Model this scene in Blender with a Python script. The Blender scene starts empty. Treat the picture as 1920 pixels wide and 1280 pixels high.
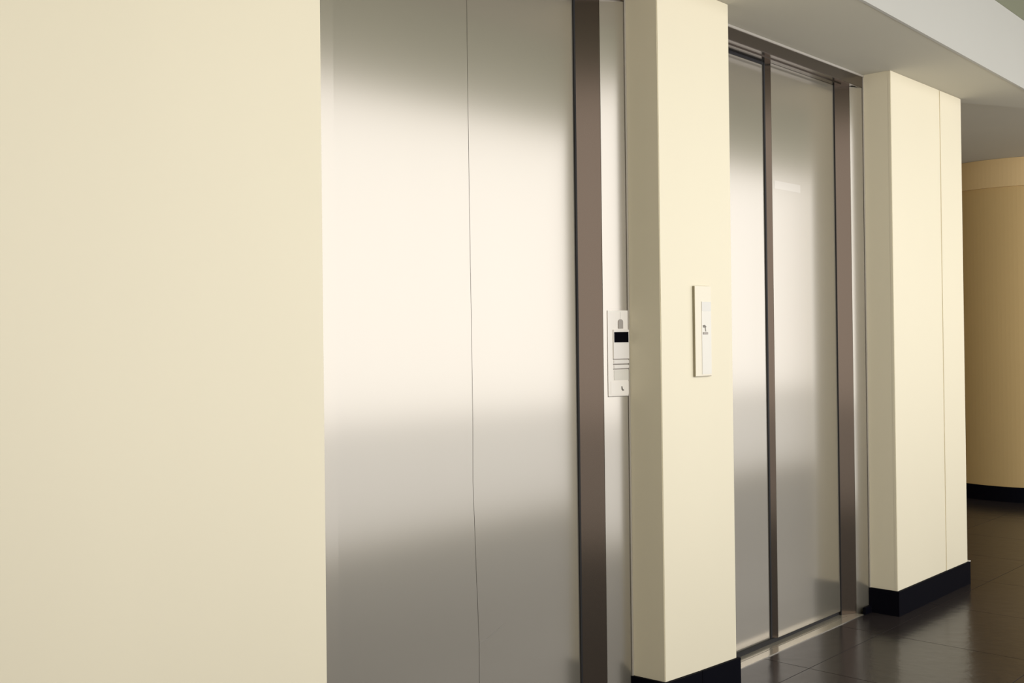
import bpy, bmesh, math, random
from mathutils import Vector, Matrix
random.seed(4)
C = bpy.context.scene.collection
sc = bpy.context.scene

# ------------------------------------------------------------------ camera, world, light, exposure
F = 2039.0
YAW = math.radians(42.8)
H = 1.20
cam = bpy.data.cameras.new('camera'); cam.lens = F / 1920 * 36; cam.sensor_width = 36
cam.clip_start = 0.02
cob = bpy.data.objects.new('camera', cam); C.objects.link(cob)
pitch = math.radians(0.45)
fw = Vector((math.cos(YAW) * math.cos(pitch), math.sin(YAW) * math.cos(pitch), math.sin(pitch)))
rq = fw.to_track_quat('-Z', 'Y').to_matrix().to_4x4()
cob.matrix_world = Matrix.Translation((0, 0, H)) @ rq @ Matrix.Rotation(math.radians(-0.67), 4, 'Z')
cam.shift_y = -(F * math.tan(pitch) + 8) / 1920
sc.camera = cob

w = bpy.data.worlds.new('world'); sc.world = w; w.use_nodes = True
w.node_tree.nodes['Background'].inputs[0].default_value = (0.9, 0.95, 1.0, 1)
w.node_tree.nodes['Background'].inputs[1].default_value = 0.5

def area(name, loc, rot, sx, sy, power, col):
    l = bpy.data.lights.new(name, 'AREA'); l.shape = 'RECTANGLE'; l.size = sx; l.size_y = sy
    l.energy = power; l.color = col
    o = bpy.data.objects.new(name, l); C.objects.link(o); o.location = loc; o.rotation_euler = rot
    return o
WX0, WX1, WZ0, WZM, WZ1 = -0.1, 9.3, 0.04, 0.68, 2.61       # daylight window opposite the lifts
YO = -0.45
LSKY, LFILL = 2.35, 1.15    # radiance of the sky and of a lower fill added for the door reflections
for nm, za, zb_, L in (('daylight_sky', WZM, WZ1, LSKY), ('lower_fill', WZ0, WZM, LFILL)):
    area(nm, ((WX0 + WX1) / 2, YO - 0.10, (za + zb_) / 2), (math.radians(90), 0, 0), WX1 - WX0, zb_ - za,
         L * math.pi * (WX1 - WX0) * (zb_ - za), (1.0, 0.98, 0.99))
sc.view_settings.view_transform = 'Standard'; sc.view_settings.look = 'None'
sc.view_settings.gamma = 1; sc.view_settings.use_curve_mapping = False
sc.view_settings.exposure = 0.0
sc.cycles.max_bounces = 10; sc.cycles.diffuse_bounces = 5; sc.cycles.glossy_bounces = 6
sc.cycles.use_denoising = True

# ------------------------------------------------------------------ materials
def mat(name, col, rough=0.6, metal=0.0, spec=0.5, noise=None, bump=None, coat=0.0):
    """noise = (scale xyz, amount) mottles the colour; bump = (scale xyz, strength, distance)"""
    m = bpy.data.materials.new(name); m.use_nodes = True
    nt = m.node_tree; b = nt.nodes['Principled BSDF']
    b.inputs['Base Color'].default_value = (*col, 1); b.inputs['Roughness'].default_value = rough
    b.inputs['Metallic'].default_value = metal; b.inputs['Specular IOR Level'].default_value = spec
    b.inputs['Coat Weight'].default_value = coat; b.inputs['Coat Roughness'].default_value = 0.04
    def tex(scale):
        g = nt.nodes.new('ShaderNodeNewGeometry')
        mp = nt.nodes.new('ShaderNodeVectorMath'); mp.operation = 'MULTIPLY'; mp.inputs[1].default_value = scale
        n = nt.nodes.new('ShaderNodeTexNoise'); n.inputs['Scale'].default_value = 1.0; n.inputs['Detail'].default_value = 5
        nt.links.new(g.outputs['Position'], mp.inputs[0]); nt.links.new(mp.outputs[0], n.inputs['Vector'])
        return n
    if noise:
        n = tex(noise[0]); mx = nt.nodes.new('ShaderNodeMix'); mx.data_type = 'RGBA'
        a = noise[1]
        mx.inputs[6].default_value = (*[c * (1 - a) for c in col], 1); mx.inputs[7].default_value = (*[min(1, c * (1 + a)) for c in col], 1)
        nt.links.new(n.outputs['Fac'], mx.inputs[0]); nt.links.new(mx.outputs[2], b.inputs['Base Color'])
    if bump:
        n = tex(bump[0]); bp = nt.nodes.new('ShaderNodeBump'); bp.inputs['Strength'].default_value = bump[1]; bp.inputs['Distance'].default_value = bump[2]
        nt.links.new(n.outputs['Fac'], bp.inputs['Height']); nt.links.new(bp.outputs[0], b.inputs['Normal'])
    return m

WALL = mat('cream_paint', (0.80, 0.725, 0.535), 0.55, noise=((2.5, 2.5, 1.2), 0.025), bump=((160, 160, 160), 0.06, 0.0006))
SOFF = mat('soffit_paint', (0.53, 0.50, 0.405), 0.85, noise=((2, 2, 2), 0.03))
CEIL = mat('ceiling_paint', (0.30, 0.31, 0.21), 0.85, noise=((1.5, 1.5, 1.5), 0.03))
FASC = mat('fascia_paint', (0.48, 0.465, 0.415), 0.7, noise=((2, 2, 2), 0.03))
TAN = mat('ochre_paint', (0.62, 0.435, 0.185), 0.7, noise=((2, 2, 1), 0.04))
TANB = mat('ochre_band_paint', (0.72, 0.52, 0.25), 0.7, noise=((2, 2, 1), 0.04))
BASE = mat('black_baseboard', (0.0035, 0.0035, 0.006), 0.6, spec=0.03)
GROUT = mat('floor_joint', (0.012, 0.010, 0.009), 0.3)
FLOOR = mat('dark_polished_tile', (0.027, 0.022, 0.021), 0.20, spec=0.23, noise=((3, 3, 3), 0.25), bump=((16, 16, 16), 0.35, 0.003))
DARK = mat('dark_gap', (0.006, 0.005, 0.005), 0.7)
WHITE = mat('white_plastic', (0.85, 0.80, 0.72), 0.4)
CREAMP = mat('cream_plastic', (0.93, 0.87, 0.77), 0.4)
GREYP = mat('pale_grey_plate', (0.74, 0.70, 0.60), 0.35)
SMOKE = mat('smoked_window', (0.64, 0.61, 0.53), 0.2)
CALLP = mat('call_plate', (0.80, 0.73, 0.57), 0.45)
SIDE = mat('olive_side', (0.30, 0.26, 0.17), 0.6)
INK = mat('grey_ink', (0.16, 0.14, 0.11), 0.5)
SCREEN = mat('black_screen', (0.002, 0.002, 0.004), 0.6, spec=0.02)
LOCK = mat('lock_steel', (0.30, 0.27, 0.23), 0.4, metal=0.4)

def steel(name, col=(0.385, 0.357, 0.310), r=0.18, mixd=0.19, dcol=(0.66, 0.60, 0.47), streak=0.012):
    m = bpy.data.materials.new(name); m.use_nodes = True; nt = m.node_tree
    b = nt.nodes['Principled BSDF']; out = nt.nodes['Material Output']
    b.inputs['Metallic'].default_value = 1; b.inputs['Roughness'].default_value = r
    g = nt.nodes.new('ShaderNodeNewGeometry')
    mp = nt.nodes.new('ShaderNodeVectorMath'); mp.operation = 'MULTIPLY'; mp.inputs[1].default_value = (14, 14, 0.25)
    n = nt.nodes.new('ShaderNodeTexNoise'); n.inputs['Scale'].default_value = 1; n.inputs['Detail'].default_value = 4
    nt.links.new(g.outputs['Position'], mp.inputs[0]); nt.links.new(mp.outputs[0], n.inputs['Vector'])
    mx = nt.nodes.new('ShaderNodeMix'); mx.data_type = 'RGBA'
    mx.inputs[6].default_value = (*[c * (1 - streak) for c in col], 1); mx.inputs[7].default_value = (*[c * (1 + streak) for c in col], 1)
    nt.links.new(n.outputs['Fac'], mx.inputs[0]); nt.links.new(mx.outputs[2], b.inputs['Base Color'])
    d = nt.nodes.new('ShaderNodeBsdfPrincipled'); d.inputs['Base Color'].default_value = (*dcol, 1)
    d.inputs['Roughness'].default_value = 0.6; d.inputs['Metallic'].default_value = 0.35
    ms = nt.nodes.new('ShaderNodeMixShader'); ms.inputs[0].default_value = mixd
    nt.links.new(b.outputs[0], ms.inputs[1]); nt.links.new(d.outputs[0], ms.inputs[2]); nt.links.new(ms.outputs[0], out.inputs[0])
    return m
STEEL = steel('brushed_steel')
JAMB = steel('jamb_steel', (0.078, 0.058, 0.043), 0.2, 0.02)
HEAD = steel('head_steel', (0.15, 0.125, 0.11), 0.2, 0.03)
TRIM = steel('trim_steel', (0.4, 0.37, 0.32), 0.3, 0.6, (0.7, 0.66, 0.58))
PALE = steel('pale_patch', (0.43, 0.40, 0.35), 0.18, 0.22, (0.7, 0.66, 0.58))
SCRATCH = mat('scratch', (0.30, 0.28, 0.24), 0.5, metal=0.5)
SILL = steel('sill_aluminium', (0.62, 0.57, 0.49), 0.22, 0.25)

# ------------------------------------------------------------------ mesh helpers
def finish(name, bm, m, parent=None, kind=None, bevel=0.0, label=None):
    bmesh.ops.recalc_face_normals(bm, faces=bm.faces)
    if bevel:
        bmesh.ops.bevel(bm, geom=list(bm.edges), offset=bevel, segments=2, affect='EDGES', clamp_overlap=True)
    me = bpy.data.meshes.new(name); bm.to_mesh(me); bm.free()
    me.materials.append(m)
    o = bpy.data.objects.new(name, me); C.objects.link(o)
    if parent: o.parent = parent
    if kind: o['kind'] = kind
    if label: o['label'] = label
    return o
def bx(bm, x0, x1, y0, y1, z0, z1):
    v = [bm.verts.new(p) for p in ((x0, y0, z0), (x1, y0, z0), (x1, y1, z0), (x0, y1, z0), (x0, y0, z1), (x1, y0, z1), (x1, y1, z1), (x0, y1, z1))]
    for f in ((0, 3, 2, 1), (4, 5, 6, 7), (0, 1, 5, 4), (1, 2, 6, 5), (2, 3, 7, 6), (3, 0, 4, 7)): bm.faces.new([v[i] for i in f])
def box(name, m, x0, x1, y0, y1, z0, z1, parent=None, kind=None, bevel=0.0, label=None):
    bm = bmesh.new(); bx(bm, x0, x1, y0, y1, z0, z1)
    return finish(name, bm, m, parent, kind, bevel, label)
def prism(name, m, pts, z0, z1, parent=None, kind=None, bevel=0.0, label=None):
    """vertical prism over a plan polygon; z1 may be a list of one height per point"""
    bm = bmesh.new(); z1s = z1 if isinstance(z1, (list, tuple)) else [z1] * len(pts)
    a = [bm.verts.new((x, y, z0)) for x, y in pts]; b = [bm.verts.new((x, y, z)) for (x, y), z in zip(pts, z1s)]
    n = len(pts); bm.faces.new(a); bm.faces.new(b)
    for i in range(n): bm.faces.new((a[i], a[(i + 1) % n], b[(i + 1) % n], b[i]))
    return finish(name, bm, m, parent, kind, bevel, label)
def face_prism(name, m, pts, y0, y1, parent=None, label=None, bevel=0.0):
    """an outline in x,z extruded along y"""
    bm = bmesh.new()
    a = [bm.verts.new((x, y0, z)) for x, z in pts]; b = [bm.verts.new((x, y1, z)) for x, z in pts]
    n = len(pts); bm.faces.new(a); bm.faces.new(b)
    for i in range(n): bm.faces.new((a[i], a[(i + 1) % n], b[(i + 1) % n], b[i]))
    return finish(name, bm, m, parent, None, bevel, label)
def empty(name, loc, label=None, cat=None, kind=None):
    o = bpy.data.objects.new(name, None); C.objects.link(o); o.location = loc; o.empty_display_size = 0.1
    if label: o['label'] = label
    if cat: o['category'] = cat
    if kind: o['kind'] = kind
    return o
def tag(o, label, cat):
    o['label'] = label; o['category'] = cat
    return o

# ------------------------------------------------------------------ plan of the place (metres, camera at x = y = 0)
YW = 1.947            # front face of the piers
YF = 2.070            # front face of the steel lift frames
YB = 2.60             # back of the masonry
XL = 1.486            # right end of the left wall
P1 = (2.780, 3.196)   # pier between the lifts
P2 = (4.489, 5.283)   # pier right of the second lift
ZS = 2.316            # soffit
ZC = 2.63             # lobby ceiling
ZF = 2.42             # ceiling of the passage beyond
XB = -1.6             # end of the lobby behind the camera
XE = 12.5

# walls of the lift side
tag(box('wall_left', WALL, XB, XL, YW, YB, 0, ZS, kind='structure'), 'broad cream wall left of the first elevator door', 'wall')
tag(box('wall_centre', WALL, P1[0], P1[1], YW, YB, 0, ZS, kind='structure', bevel=0.002), 'narrow cream pier between the two elevator doors', 'wall')
wr = tag(box('wall_right', WALL, P2[0], P2[1], YW + 0.012, YB, 0, ZS, kind='structure'), 'cream pier right of the second elevator with a vertical joint', 'wall')
XJ = 5.020
box('panel', WALL, P2[0], XJ - 0.002, YW, YW + 0.014, 0.0, ZS, wr, bevel=0.0015)
box('panel', WALL, XJ + 0.002, P2[1], YW - 0.001, YW + 0.014, 0.0, ZS, wr, bevel=0.0035)

# baseboards (black, standing proud of the walls)
T = 0.010
prism('baseboard_left', BASE, [(XB, YW - T), (XL + T, YW - T), (XL + T, YF), (XL, YF), (XL, YW), (XB, YW)], 0, 0.13, kind='structure')
bc = empty('baseboard_centre', (2.99, YW, 0), kind='structure')
xg = 2.972
def local(o, p): o.matrix_parent_inverse = p.matrix_world.inverted()
def place(o, p):
    for v in o.data.vertices: v.co -= p.location
    return o
place(prism('board', BASE, [(P1[0] - T, YW - T), (xg - 0.0022, YW - T), (xg - 0.0022, YW), (P1[0], YW), (P1[0], YF), (P1[0] - T, YF)], 0, [0.131, 0.122, 0.122, 0.131, 0.128, 0.128], bc), bc)
place(prism('board', BASE, [(xg + 0.0022, YW - T), (P1[1] + T, YW - T), (P1[1] + T, YF), (P1[1], YF), (P1[1], YW), (xg + 0.0022, YW)], 0, [0.122, 0.114, 0.114, 0.114, 0.114, 0.122], bc), bc)
place(box('joint_filler', WHITE, xg - 0.0022, xg + 0.0022, YW - T * 0.7, YW, 0, 0.120, bc), bc)
prism('baseboard_right', BASE, [(P2[0] - T, YW - T), (P2[1] + T, YW - T), (P2[1] + T, YB), (P2[1], YB), (P2[1], YW), (P2[0], YW), (P2[0], YF), (P2[0] - T, YF)], 0, 0.105, kind='structure')
box('trim_1', WHITE, P2[1], P2[1] + T + 0.004, YW - T, YW + 0.006, 0.1052, 0.109, kind='structure')

# dropped soffit over the lift doors: one slab, its front face a separate pale fascia
fl = [(XB, 1.640), (3.0, 1.628), (3.485, 1.606), (5.217, 1.663), (6.06, 1.690)]
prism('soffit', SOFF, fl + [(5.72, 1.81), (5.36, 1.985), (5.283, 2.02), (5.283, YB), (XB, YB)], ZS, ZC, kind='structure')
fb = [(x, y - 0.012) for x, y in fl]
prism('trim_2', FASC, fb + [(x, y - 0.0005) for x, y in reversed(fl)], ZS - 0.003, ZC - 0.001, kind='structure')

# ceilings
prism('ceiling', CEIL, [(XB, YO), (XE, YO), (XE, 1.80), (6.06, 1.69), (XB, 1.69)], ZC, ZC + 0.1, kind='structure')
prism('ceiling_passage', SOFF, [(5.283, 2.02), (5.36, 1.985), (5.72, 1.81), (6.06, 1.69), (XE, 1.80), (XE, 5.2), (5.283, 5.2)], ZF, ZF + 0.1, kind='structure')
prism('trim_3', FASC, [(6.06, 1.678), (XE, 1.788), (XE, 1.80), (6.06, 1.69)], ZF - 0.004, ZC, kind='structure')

# floor: dark base slab with polished tiles on it
fx = 3.584; fy = 1.886; TS = 0.60
fl_o = box('floor', GROUT, XB, XE, YO, 5.2, -0.10, -0.004, kind='structure')
tbm = bmesh.new(); g = 0.0006
bx(tbm, g, TS - g, g, TS - g, -0.010, 0.0)
t0 = finish('tile', tbm, FLOOR, fl_o, bevel=0.0008)
cells = []
i0 = math.floor((XB - fx) / TS); i1 = math.ceil((9.8 - fx) / TS)
for i in range(i0, i1):
    for j in range(-5, 6):
        x = fx + i * TS; y = fy + j * TS
        if x < XB - 0.01 or y < YO - 0.01 or y > 4.7: continue
        if y + TS > YW and x < 4.9 and y > YW: continue
        cells.append((x, y))
for k, (x, y) in enumerate(cells):
    o = t0 if k == 0 else t0.copy()
    if k: C.objects.link(o); o.parent = fl_o
    o.location = (x, y, 0)

# curved ochre wall at the end of the passage
obs = [(1810, 7.89), (1834, 7.80), (1857, 7.735), (1881, 7.68), (1920, 7.61)]
arc = []
for px, Z in obs:
    phi = math.atan((px - 960) / F); r = Z / math.cos(phi); th = YAW - phi
    arc.append(Vector((r * math.cos(th), r * math.sin(th))))
# smooth circle through first, middle and last observed points
def circ(a, b, c):
    d = 2 * (a.x * (b.y - c.y) + b.x * (c.y - a.y) + c.x * (a.y - b.y))
    ux = (a.length_squared * (b.y - c.y) + b.length_squared * (c.y - a.y) + c.length_squared * (a.y - b.y)) / d
    uy = (a.length_squared * (c.x - b.x) + b.length_squared * (a.x - c.x) + c.length_squared * (b.x - a.x)) / d
    return Vector((ux, uy))
cc = circ(arc[0], arc[2], arc[4]); R = (arc[0] - cc).length
print('ARC', cc, R, arc)
def far_pts(off):
    a0 = math.atan2(arc[0].y - cc.y, arc[0].x - cc.x); a1 = math.atan2(arc[4].y - cc.y, arc[4].x - cc.x)
    if a1 - a0 > math.pi: a1 -= 2 * math.pi
    if a1 - a0 < -math.pi: a1 += 2 * math.pi
    s = 1 if a1 > a0 else -1
    out = []
    ext0 = 0.25 * abs(a1 - a0) + 0.1; ext1 = 0.30
    n = 28
    for k in range(n + 1):
        a = a0 - s * ext0 + (a1 - a0 + s * (ext0 + ext1)) * k / n
        out.append(Vector((cc.x + (R + off) * math.cos(a), cc.y + (R + off) * math.sin(a))))
    t0_ = (out[0] - out[1]).normalized(); t1_ = (out[-1] - out[-2]).normalized()
    return [out[0] + t0_ * 1.9] + out + [out[-1] + t1_ * 3.2]
def strip_wall(name, m, o0, o1, z0, z1):
    a = far_pts(o0); b = far_pts(o1)
    bm = bmesh.new()
    va = [[bm.verts.new((p.x, p.y, z)) for z in (z0, z1)] for p in a]
    vb = [[bm.verts.new((p.x, p.y, z)) for z in (z0, z1)] for p in b]
    n = len(a)
    for i in range(n - 1):
        for q in ((va[i][0], va[i + 1][0], va[i + 1][1], va[i][1]), (vb[i][0], vb[i + 1][0], vb[i + 1][1], vb[i][1]),
                  (va[i][0], va[i + 1][0], vb[i + 1][0], vb[i][0]), (va[i][1], va[i + 1][1], vb[i + 1][1], vb[i][1])): bm.faces.new(q)
    for i in (0, n - 1): bm.faces.new((va[i][0], va[i][1], vb[i][1], vb[i][0]))
    return finish(name, bm, m, kind='structure')
tag(strip_wall('wall_far', TAN, 0.0, -0.15, 0, ZF), 'curved ochre wall at the far end beyond the right pier', 'wall')
strip_wall('trim_4', TANB, 0.025, 0.0005, 2.22, ZF - 0.001)
strip_wall('baseboard_far', BASE, 0.012, 0.0005, 0, 0.105)

# the rest of the enclosure, outside the photograph
box('wall_back', WALL, XB - 0.15, XB, YO - 0.15, YB, 0, ZC, kind='structure')
box('wall_end', TAN, XE, XE + 0.15, YO - 0.15, 5.2, 0, ZC, kind='structure')
box('wall_passage', TAN, 5.283, XE, 5.2, 5.35, 0, ZC, kind='structure')
prism('wall_core', WALL, [(P2[1] - 0.05, YB), (P2[1], YB), (P2[1], 5.2), (P2[1] - 0.05, 5.2)], 0, ZF, kind='structure')
wo = box('wall_opposite', WALL, XB, XE, YO - 0.15, YO, 0, WZ0, kind='structure')
box('lintel', WALL, XB, XE, YO - 0.15, YO, WZ1, ZC, wo)
box('pier', WALL, XB, WX0, YO - 0.15, YO, WZ0, WZ1, wo)
box('transom', LOCK, WX0, WX1, YO - 0.06, YO - 0.02, WZM - 0.02, WZM + 0.02, wo)
box('pier', WALL, WX1, XE, YO - 0.15, YO, WZ0, WZ1, wo)
box('shaft_back', DARK, XB, P2[1] - 0.05, YB, YB + 0.1, 0, ZC, wo)

# ------------------------------------------------------------------ lift doors
FWD = 0.133           # visible width of the frame
ZO = 2.260            # underside of the frame head
def lift(name, x0, x1, label, stepped):
    xa, xb = x0 + FWD, x1 - FWD
    root = empty(name, ((x0 + x1) / 2, YF, 0), label, 'elevator door', 'structure')
    L = root.location
    def P(o): return place(o, root)
    yr = YF + 0.100
    # frame: two jambs and the head of steel sheet; dark splayed reveals run back from them to the panels
    P(box('frame_jamb', STEEL, x0, xa, YF, YF + 0.012, 0.0, ZS - 0.001, root, bevel=0.0015))
    xi, yi = (4.414, 2.097) if stepped else (2.688, 2.1015)      # inner edge of the slightly splayed right jamb
    P(prism('frame_jamb', STEEL, [(x1, YF - 0.001), (x1, YF + 0.02), (xi + 0.004, yi + 0.014), (xi, yi)], 0.0, ZO + 0.0005, root, bevel=0.001))
    yp = YF + 0.065
    xr = 4.345 if stepped else yp / math.tan(math.radians(39.35))  # where the dark reveal meets the panel
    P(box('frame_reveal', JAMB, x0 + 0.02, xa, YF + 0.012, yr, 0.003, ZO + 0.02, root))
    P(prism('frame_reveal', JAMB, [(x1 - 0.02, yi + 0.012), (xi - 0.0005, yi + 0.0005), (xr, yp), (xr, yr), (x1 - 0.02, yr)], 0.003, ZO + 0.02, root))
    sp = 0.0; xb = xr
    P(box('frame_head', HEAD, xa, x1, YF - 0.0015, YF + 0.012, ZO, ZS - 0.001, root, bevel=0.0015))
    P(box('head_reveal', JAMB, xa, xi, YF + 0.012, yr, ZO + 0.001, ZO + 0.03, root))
    P(box('door_track', JAMB, xa + sp, xb - sp, YF + 0.030, YF + 0.036, ZO - 0.003, ZO + 0.002, root))
    # thin bright edge strip round the outside of the frame
    P(box('edge_trim', TRIM, x0, x1, YF - 0.006, YF, ZS - 0.010, ZS - 0.001, root, bevel=0.001))
    P(box('edge_trim', TRIM, x1 - 0.007, x1 - 0.0005, YF - 0.004, YF, 0.0, ZS - 0.011, root, bevel=0.001))
    # sill with grooves
    s = P(box('sill', SILL, xa, xi, YF - 0.004, yr, -0.012, 0.0025, root))
    for yy in (YF + 0.034,):
        P(box('sill_groove', INK, xa, xb, yy, yy + 0.0022, 0.0024, 0.0029, s))
    for o in root.children:
        if o.name.startswith('sill'):
            for ch in o.children: pass
    # kick strips at the frame feet
    P(box('kick_strip', BASE, xi + 0.003, x1, YF - 0.012, YF, 0, 0.030, root))
    P(box('kick_strip', BASE, x0, xa - 0.003, YF - 0.012, YF, 0, 0.030, root))
    zb, zt = 0.018, ZO + 0.0005
    if stepped:
        xm = yp / math.tan(math.radians(29.25))
        P(prism('door_panel', STEEL, [(xm, yp), (xb - sp + 0.015, yp), (xb - sp + 0.015, yp + 0.030), (xm, yp + 0.030)], zb, zt, root, bevel=0.0008))
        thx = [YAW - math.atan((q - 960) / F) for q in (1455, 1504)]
        P(box('pale_patch', PALE, yp / math.tan(thx[0]), yp / math.tan(thx[1]), yp - 0.0004, yp, 1.772, 1.803, root))  # small rectangle of slightly paler steel on the front panel
        P(prism('return_edge', JAMB, [(xm - 0.0003, yp + 0.0006), (xm - 0.0003, yp + 0.016), (xm - 0.024, yp + 0.016), (xm - 0.024, yp + 0.013)], zb, zt + 0.003, root))
        P(box('door_panel', STEEL, xa + sp - 0.015, xm - 0.026, yp + 0.016, yp + 0.036, zb, zt - 0.004, root, bevel=0.0008))
        P(box('seal', DARK, xm - 0.034, xm - 0.024, yp + 0.012, yp + 0.036, 0.003, zt + 0.003, root))
        P(box('seal', DARK, xb - sp - 0.004, xb - sp + 0.001, yp - 0.004, yp, 0.003, zt, root))
        P(box('floor_gap', DARK, xa, xb - sp, yp + 0.006, yp + 0.055, 0.0028, zb + 0.001, root))
        P(box('top_gap', DARK, xa, xm - 0.03, yp + 0.012, yp + 0.0165, zt - 0.010, ZO + 0.001, root))
    else:
        xm = 2.118 * yp / 2.118
        zs = [zb, 0.35, 0.55, 0.80, 0.95, 1.2, 1.6, zt]
        dx = [0.018, 0.021, 0.013, 0.004, 0.006, 0.005, 0.002, 0.0]
        edge = [(xm + d, z) for d, z in zip(dx, zs)]
        gp = 0.0008
        P(face_prism('door_panel', STEEL, [(x - gp, z) for x, z in edge] + [(xa + sp - 0.015, zt), (xa + sp - 0.015, zb)], yp, yp + 0.030, root))
        P(face_prism('door_panel', STEEL, [(x + gp, z) for x, z in edge] + [(xb - sp + 0.015, zt), (xb - sp + 0.015, zb)], yp, yp + 0.030, root))
        P(box('seal', INK, xm - 0.03, xm + 0.05, yp + 0.031, yp + 0.036, zb, zt, root))
        P(box('seal', DARK, xb - sp - 0.007, xb - sp + 0.001, yp - 0.004, yp, 0.003, zt, root))
        P(box('floor_gap', DARK, xa, xb, yp + 0.004, yp + 0.055, 0.0028, zb + 0.001, root))
        # shallow scratch by the joint
        pts = [(xm + 0.024, 0.352), (xm + 0.055, 0.355), (xm + 0.085, 0.368), (xm + 0.125, 0.383)]
        top = [(x, z + 0.0012) for x, z in reversed(pts)]
        P(face_prism('scratch', SCRATCH, pts + top, yp - 0.0003, yp + 0.0002, root, 'short pale scratch'))
    return root
lift('door_1', XL, P1[0], 'large brushed steel elevator door left of the narrow pier, with the control panel on its frame', False)
lift('door_2', P1[1], P2[0], 'smaller steel elevator door with two stepped panels between the two cream piers', True)

# ------------------------------------------------------------------ control panel on the first lift's frame
def S(y): return H + (629 - y) * 0.0016714          # heights on the panel
AL = math.atan2(2.1015 - 2.069, 2.780 - 2.688)
cp = empty('control_panel', (2.688, 2.1015, S(742)), 'white elevator control panel with black display on the steel frame beside the first door', 'control panel')
cp.rotation_euler = (0, 0, -AL)
def Q(o):
    for v in o.data.vertices: v.co.z -= cp.location.z
    return o
def X1(px):                                          # distance along the jamb face seen at that bearing
    th = YAW - math.atan((px - 960) / F); d = (math.cos(th), math.sin(th)); e = (math.cos(AL), -math.sin(AL))
    det = -d[0] * e[1] + e[0] * d[1]
    return (-2.688 * d[1] + 2.1015 * d[0]) / det
YC = 0.0
xa, xb = X1(1138.5), X1(1177.6)
Q(box('face_plate', CREAMP, xa, xb, YC - 0.0025, YC, S(742), S(581), cp, bevel=0.0007))
Q(box('housing', WHITE, X1(1148), X1(1177.3), YC - 0.006, YC - 0.0025, S(672), S(617), cp, bevel=0.001))
Q(box('display', SCREEN, X1(1149.6), X1(1176), YC - 0.007, YC - 0.006, S(641), S(621.5), cp, label='black display'))
hx0, hx1, hz0, hz1 = X1(1158.2), X1(1166.6), S(615), S(597.5)
rr = (hx1 - hx0) / 2; cx_ = (hx0 + hx1) / 2
pts = [(hx0, hz0), (hx1, hz0)] + [(cx_ + rr * math.cos(a), hz1 - rr + rr * math.sin(a)) for a in [math.pi * k / 10 for k in range(11)]]
lk = Q(face_prism('key_lock', LOCK, pts, YC - 0.0055, YC - 0.0025, cp, 'grey round-topped key switch'))
Q(box('guide_line', INK, cx_ - 0.0002, cx_ + 0.0002, YC - 0.0028, YC - 0.0025, S(597), S(584), cp))
for yy in (672.5, 682, 691):
    Q(box('slot', INK, X1(1148), X1(1177.6), YC - 0.0042, YC - 0.0022, S(yy + 0.8), S(yy - 0.7), cp))
for yy0, yy1 in ((674.5, 680.5), (684, 689.5)):
    Q(box('bar', WHITE, X1(1149), X1(1177.6), YC - 0.0045, YC - 0.0024, S(yy1), S(yy0), cp, bevel=0.0006))
Q(box('button_plate', GREYP, X1(1149), X1(1177.5), YC - 0.0036, YC - 0.0024, S(712), S(693), cp, bevel=0.0004))
Q(box('lower_plate', CREAMP, X1(1143), X1(1177.5), YC - 0.0034, YC - 0.0024, S(739), S(714), cp, bevel=0.0004))
m = [(X1(1162.5), S(724)), (X1(1164.5), S(724)), (X1(1165), S(728)), (X1(1168), S(731.5)), (X1(1165), S(732.5)), (X1(1162.8), S(730))]
Q(face_prism('key_mark', INK, m, YC - 0.0039, YC - 0.0033, cp))
Q(box('lower_edge', INK, xa, xb, YC - 0.0028, YC, S(743), S(742.1), cp))

# ------------------------------------------------------------------ call panel on the pier
def X2(px): return YW / math.tan(YAW - math.atan((px - 960) / F))
def S2(y): return H + (628 - y) * 3.50 / F
kp = empty('call_panel', (3.0, YW, S2(705)), 'slim cream elevator call panel on the narrow pier between the doors', 'call panel')
def K(o): return place(o, kp)
kx0, kx1 = X2(1298.7), X2(1329)
K(box('face_plate', CALLP, kx0, kx1, YW - 0.010, YW - 0.0085, S2(705), S2(536), kp, bevel=0.0003))
K(box('back_box', SIDE, kx0 + 0.0001, kx1 - 0.001, YW - 0.0085, YW, S2(706), S2(536.3), kp))
K(box('button_strip', GREYP, X2(1310.5), X2(1328), YW - 0.0112, YW - 0.010, S2(702), S2(565), kp, bevel=0.0003))
K(box('indicator', SMOKE, X2(1310.8), X2(1327.5), YW - 0.0117, YW - 0.0110, S2(583), S2(565.5), kp, label='grey indicator window'))
def zz(y): return S2(y)
ar = [(X2(1312.3), zz(609.5)), (X2(1316), zz(608.8)), (X2(1319), zz(612.5)), (X2(1317.6), zz(614)), (X2(1318.3), zz(621.5)), (X2(1316.9), zz(621.5)), (X2(1315.8), zz(614)), (X2(1312.8), zz(614))]
K(face_prism('arrow_mark', INK, ar, YW - 0.0116, YW - 0.0110, kp))
K(box('call_button', LOCK, X2(1312.5), X2(1321.5), YW - 0.0128, YW - 0.0110, zz(627), zz(622.5), kp, bevel=0.0005, label='small dark call button'))
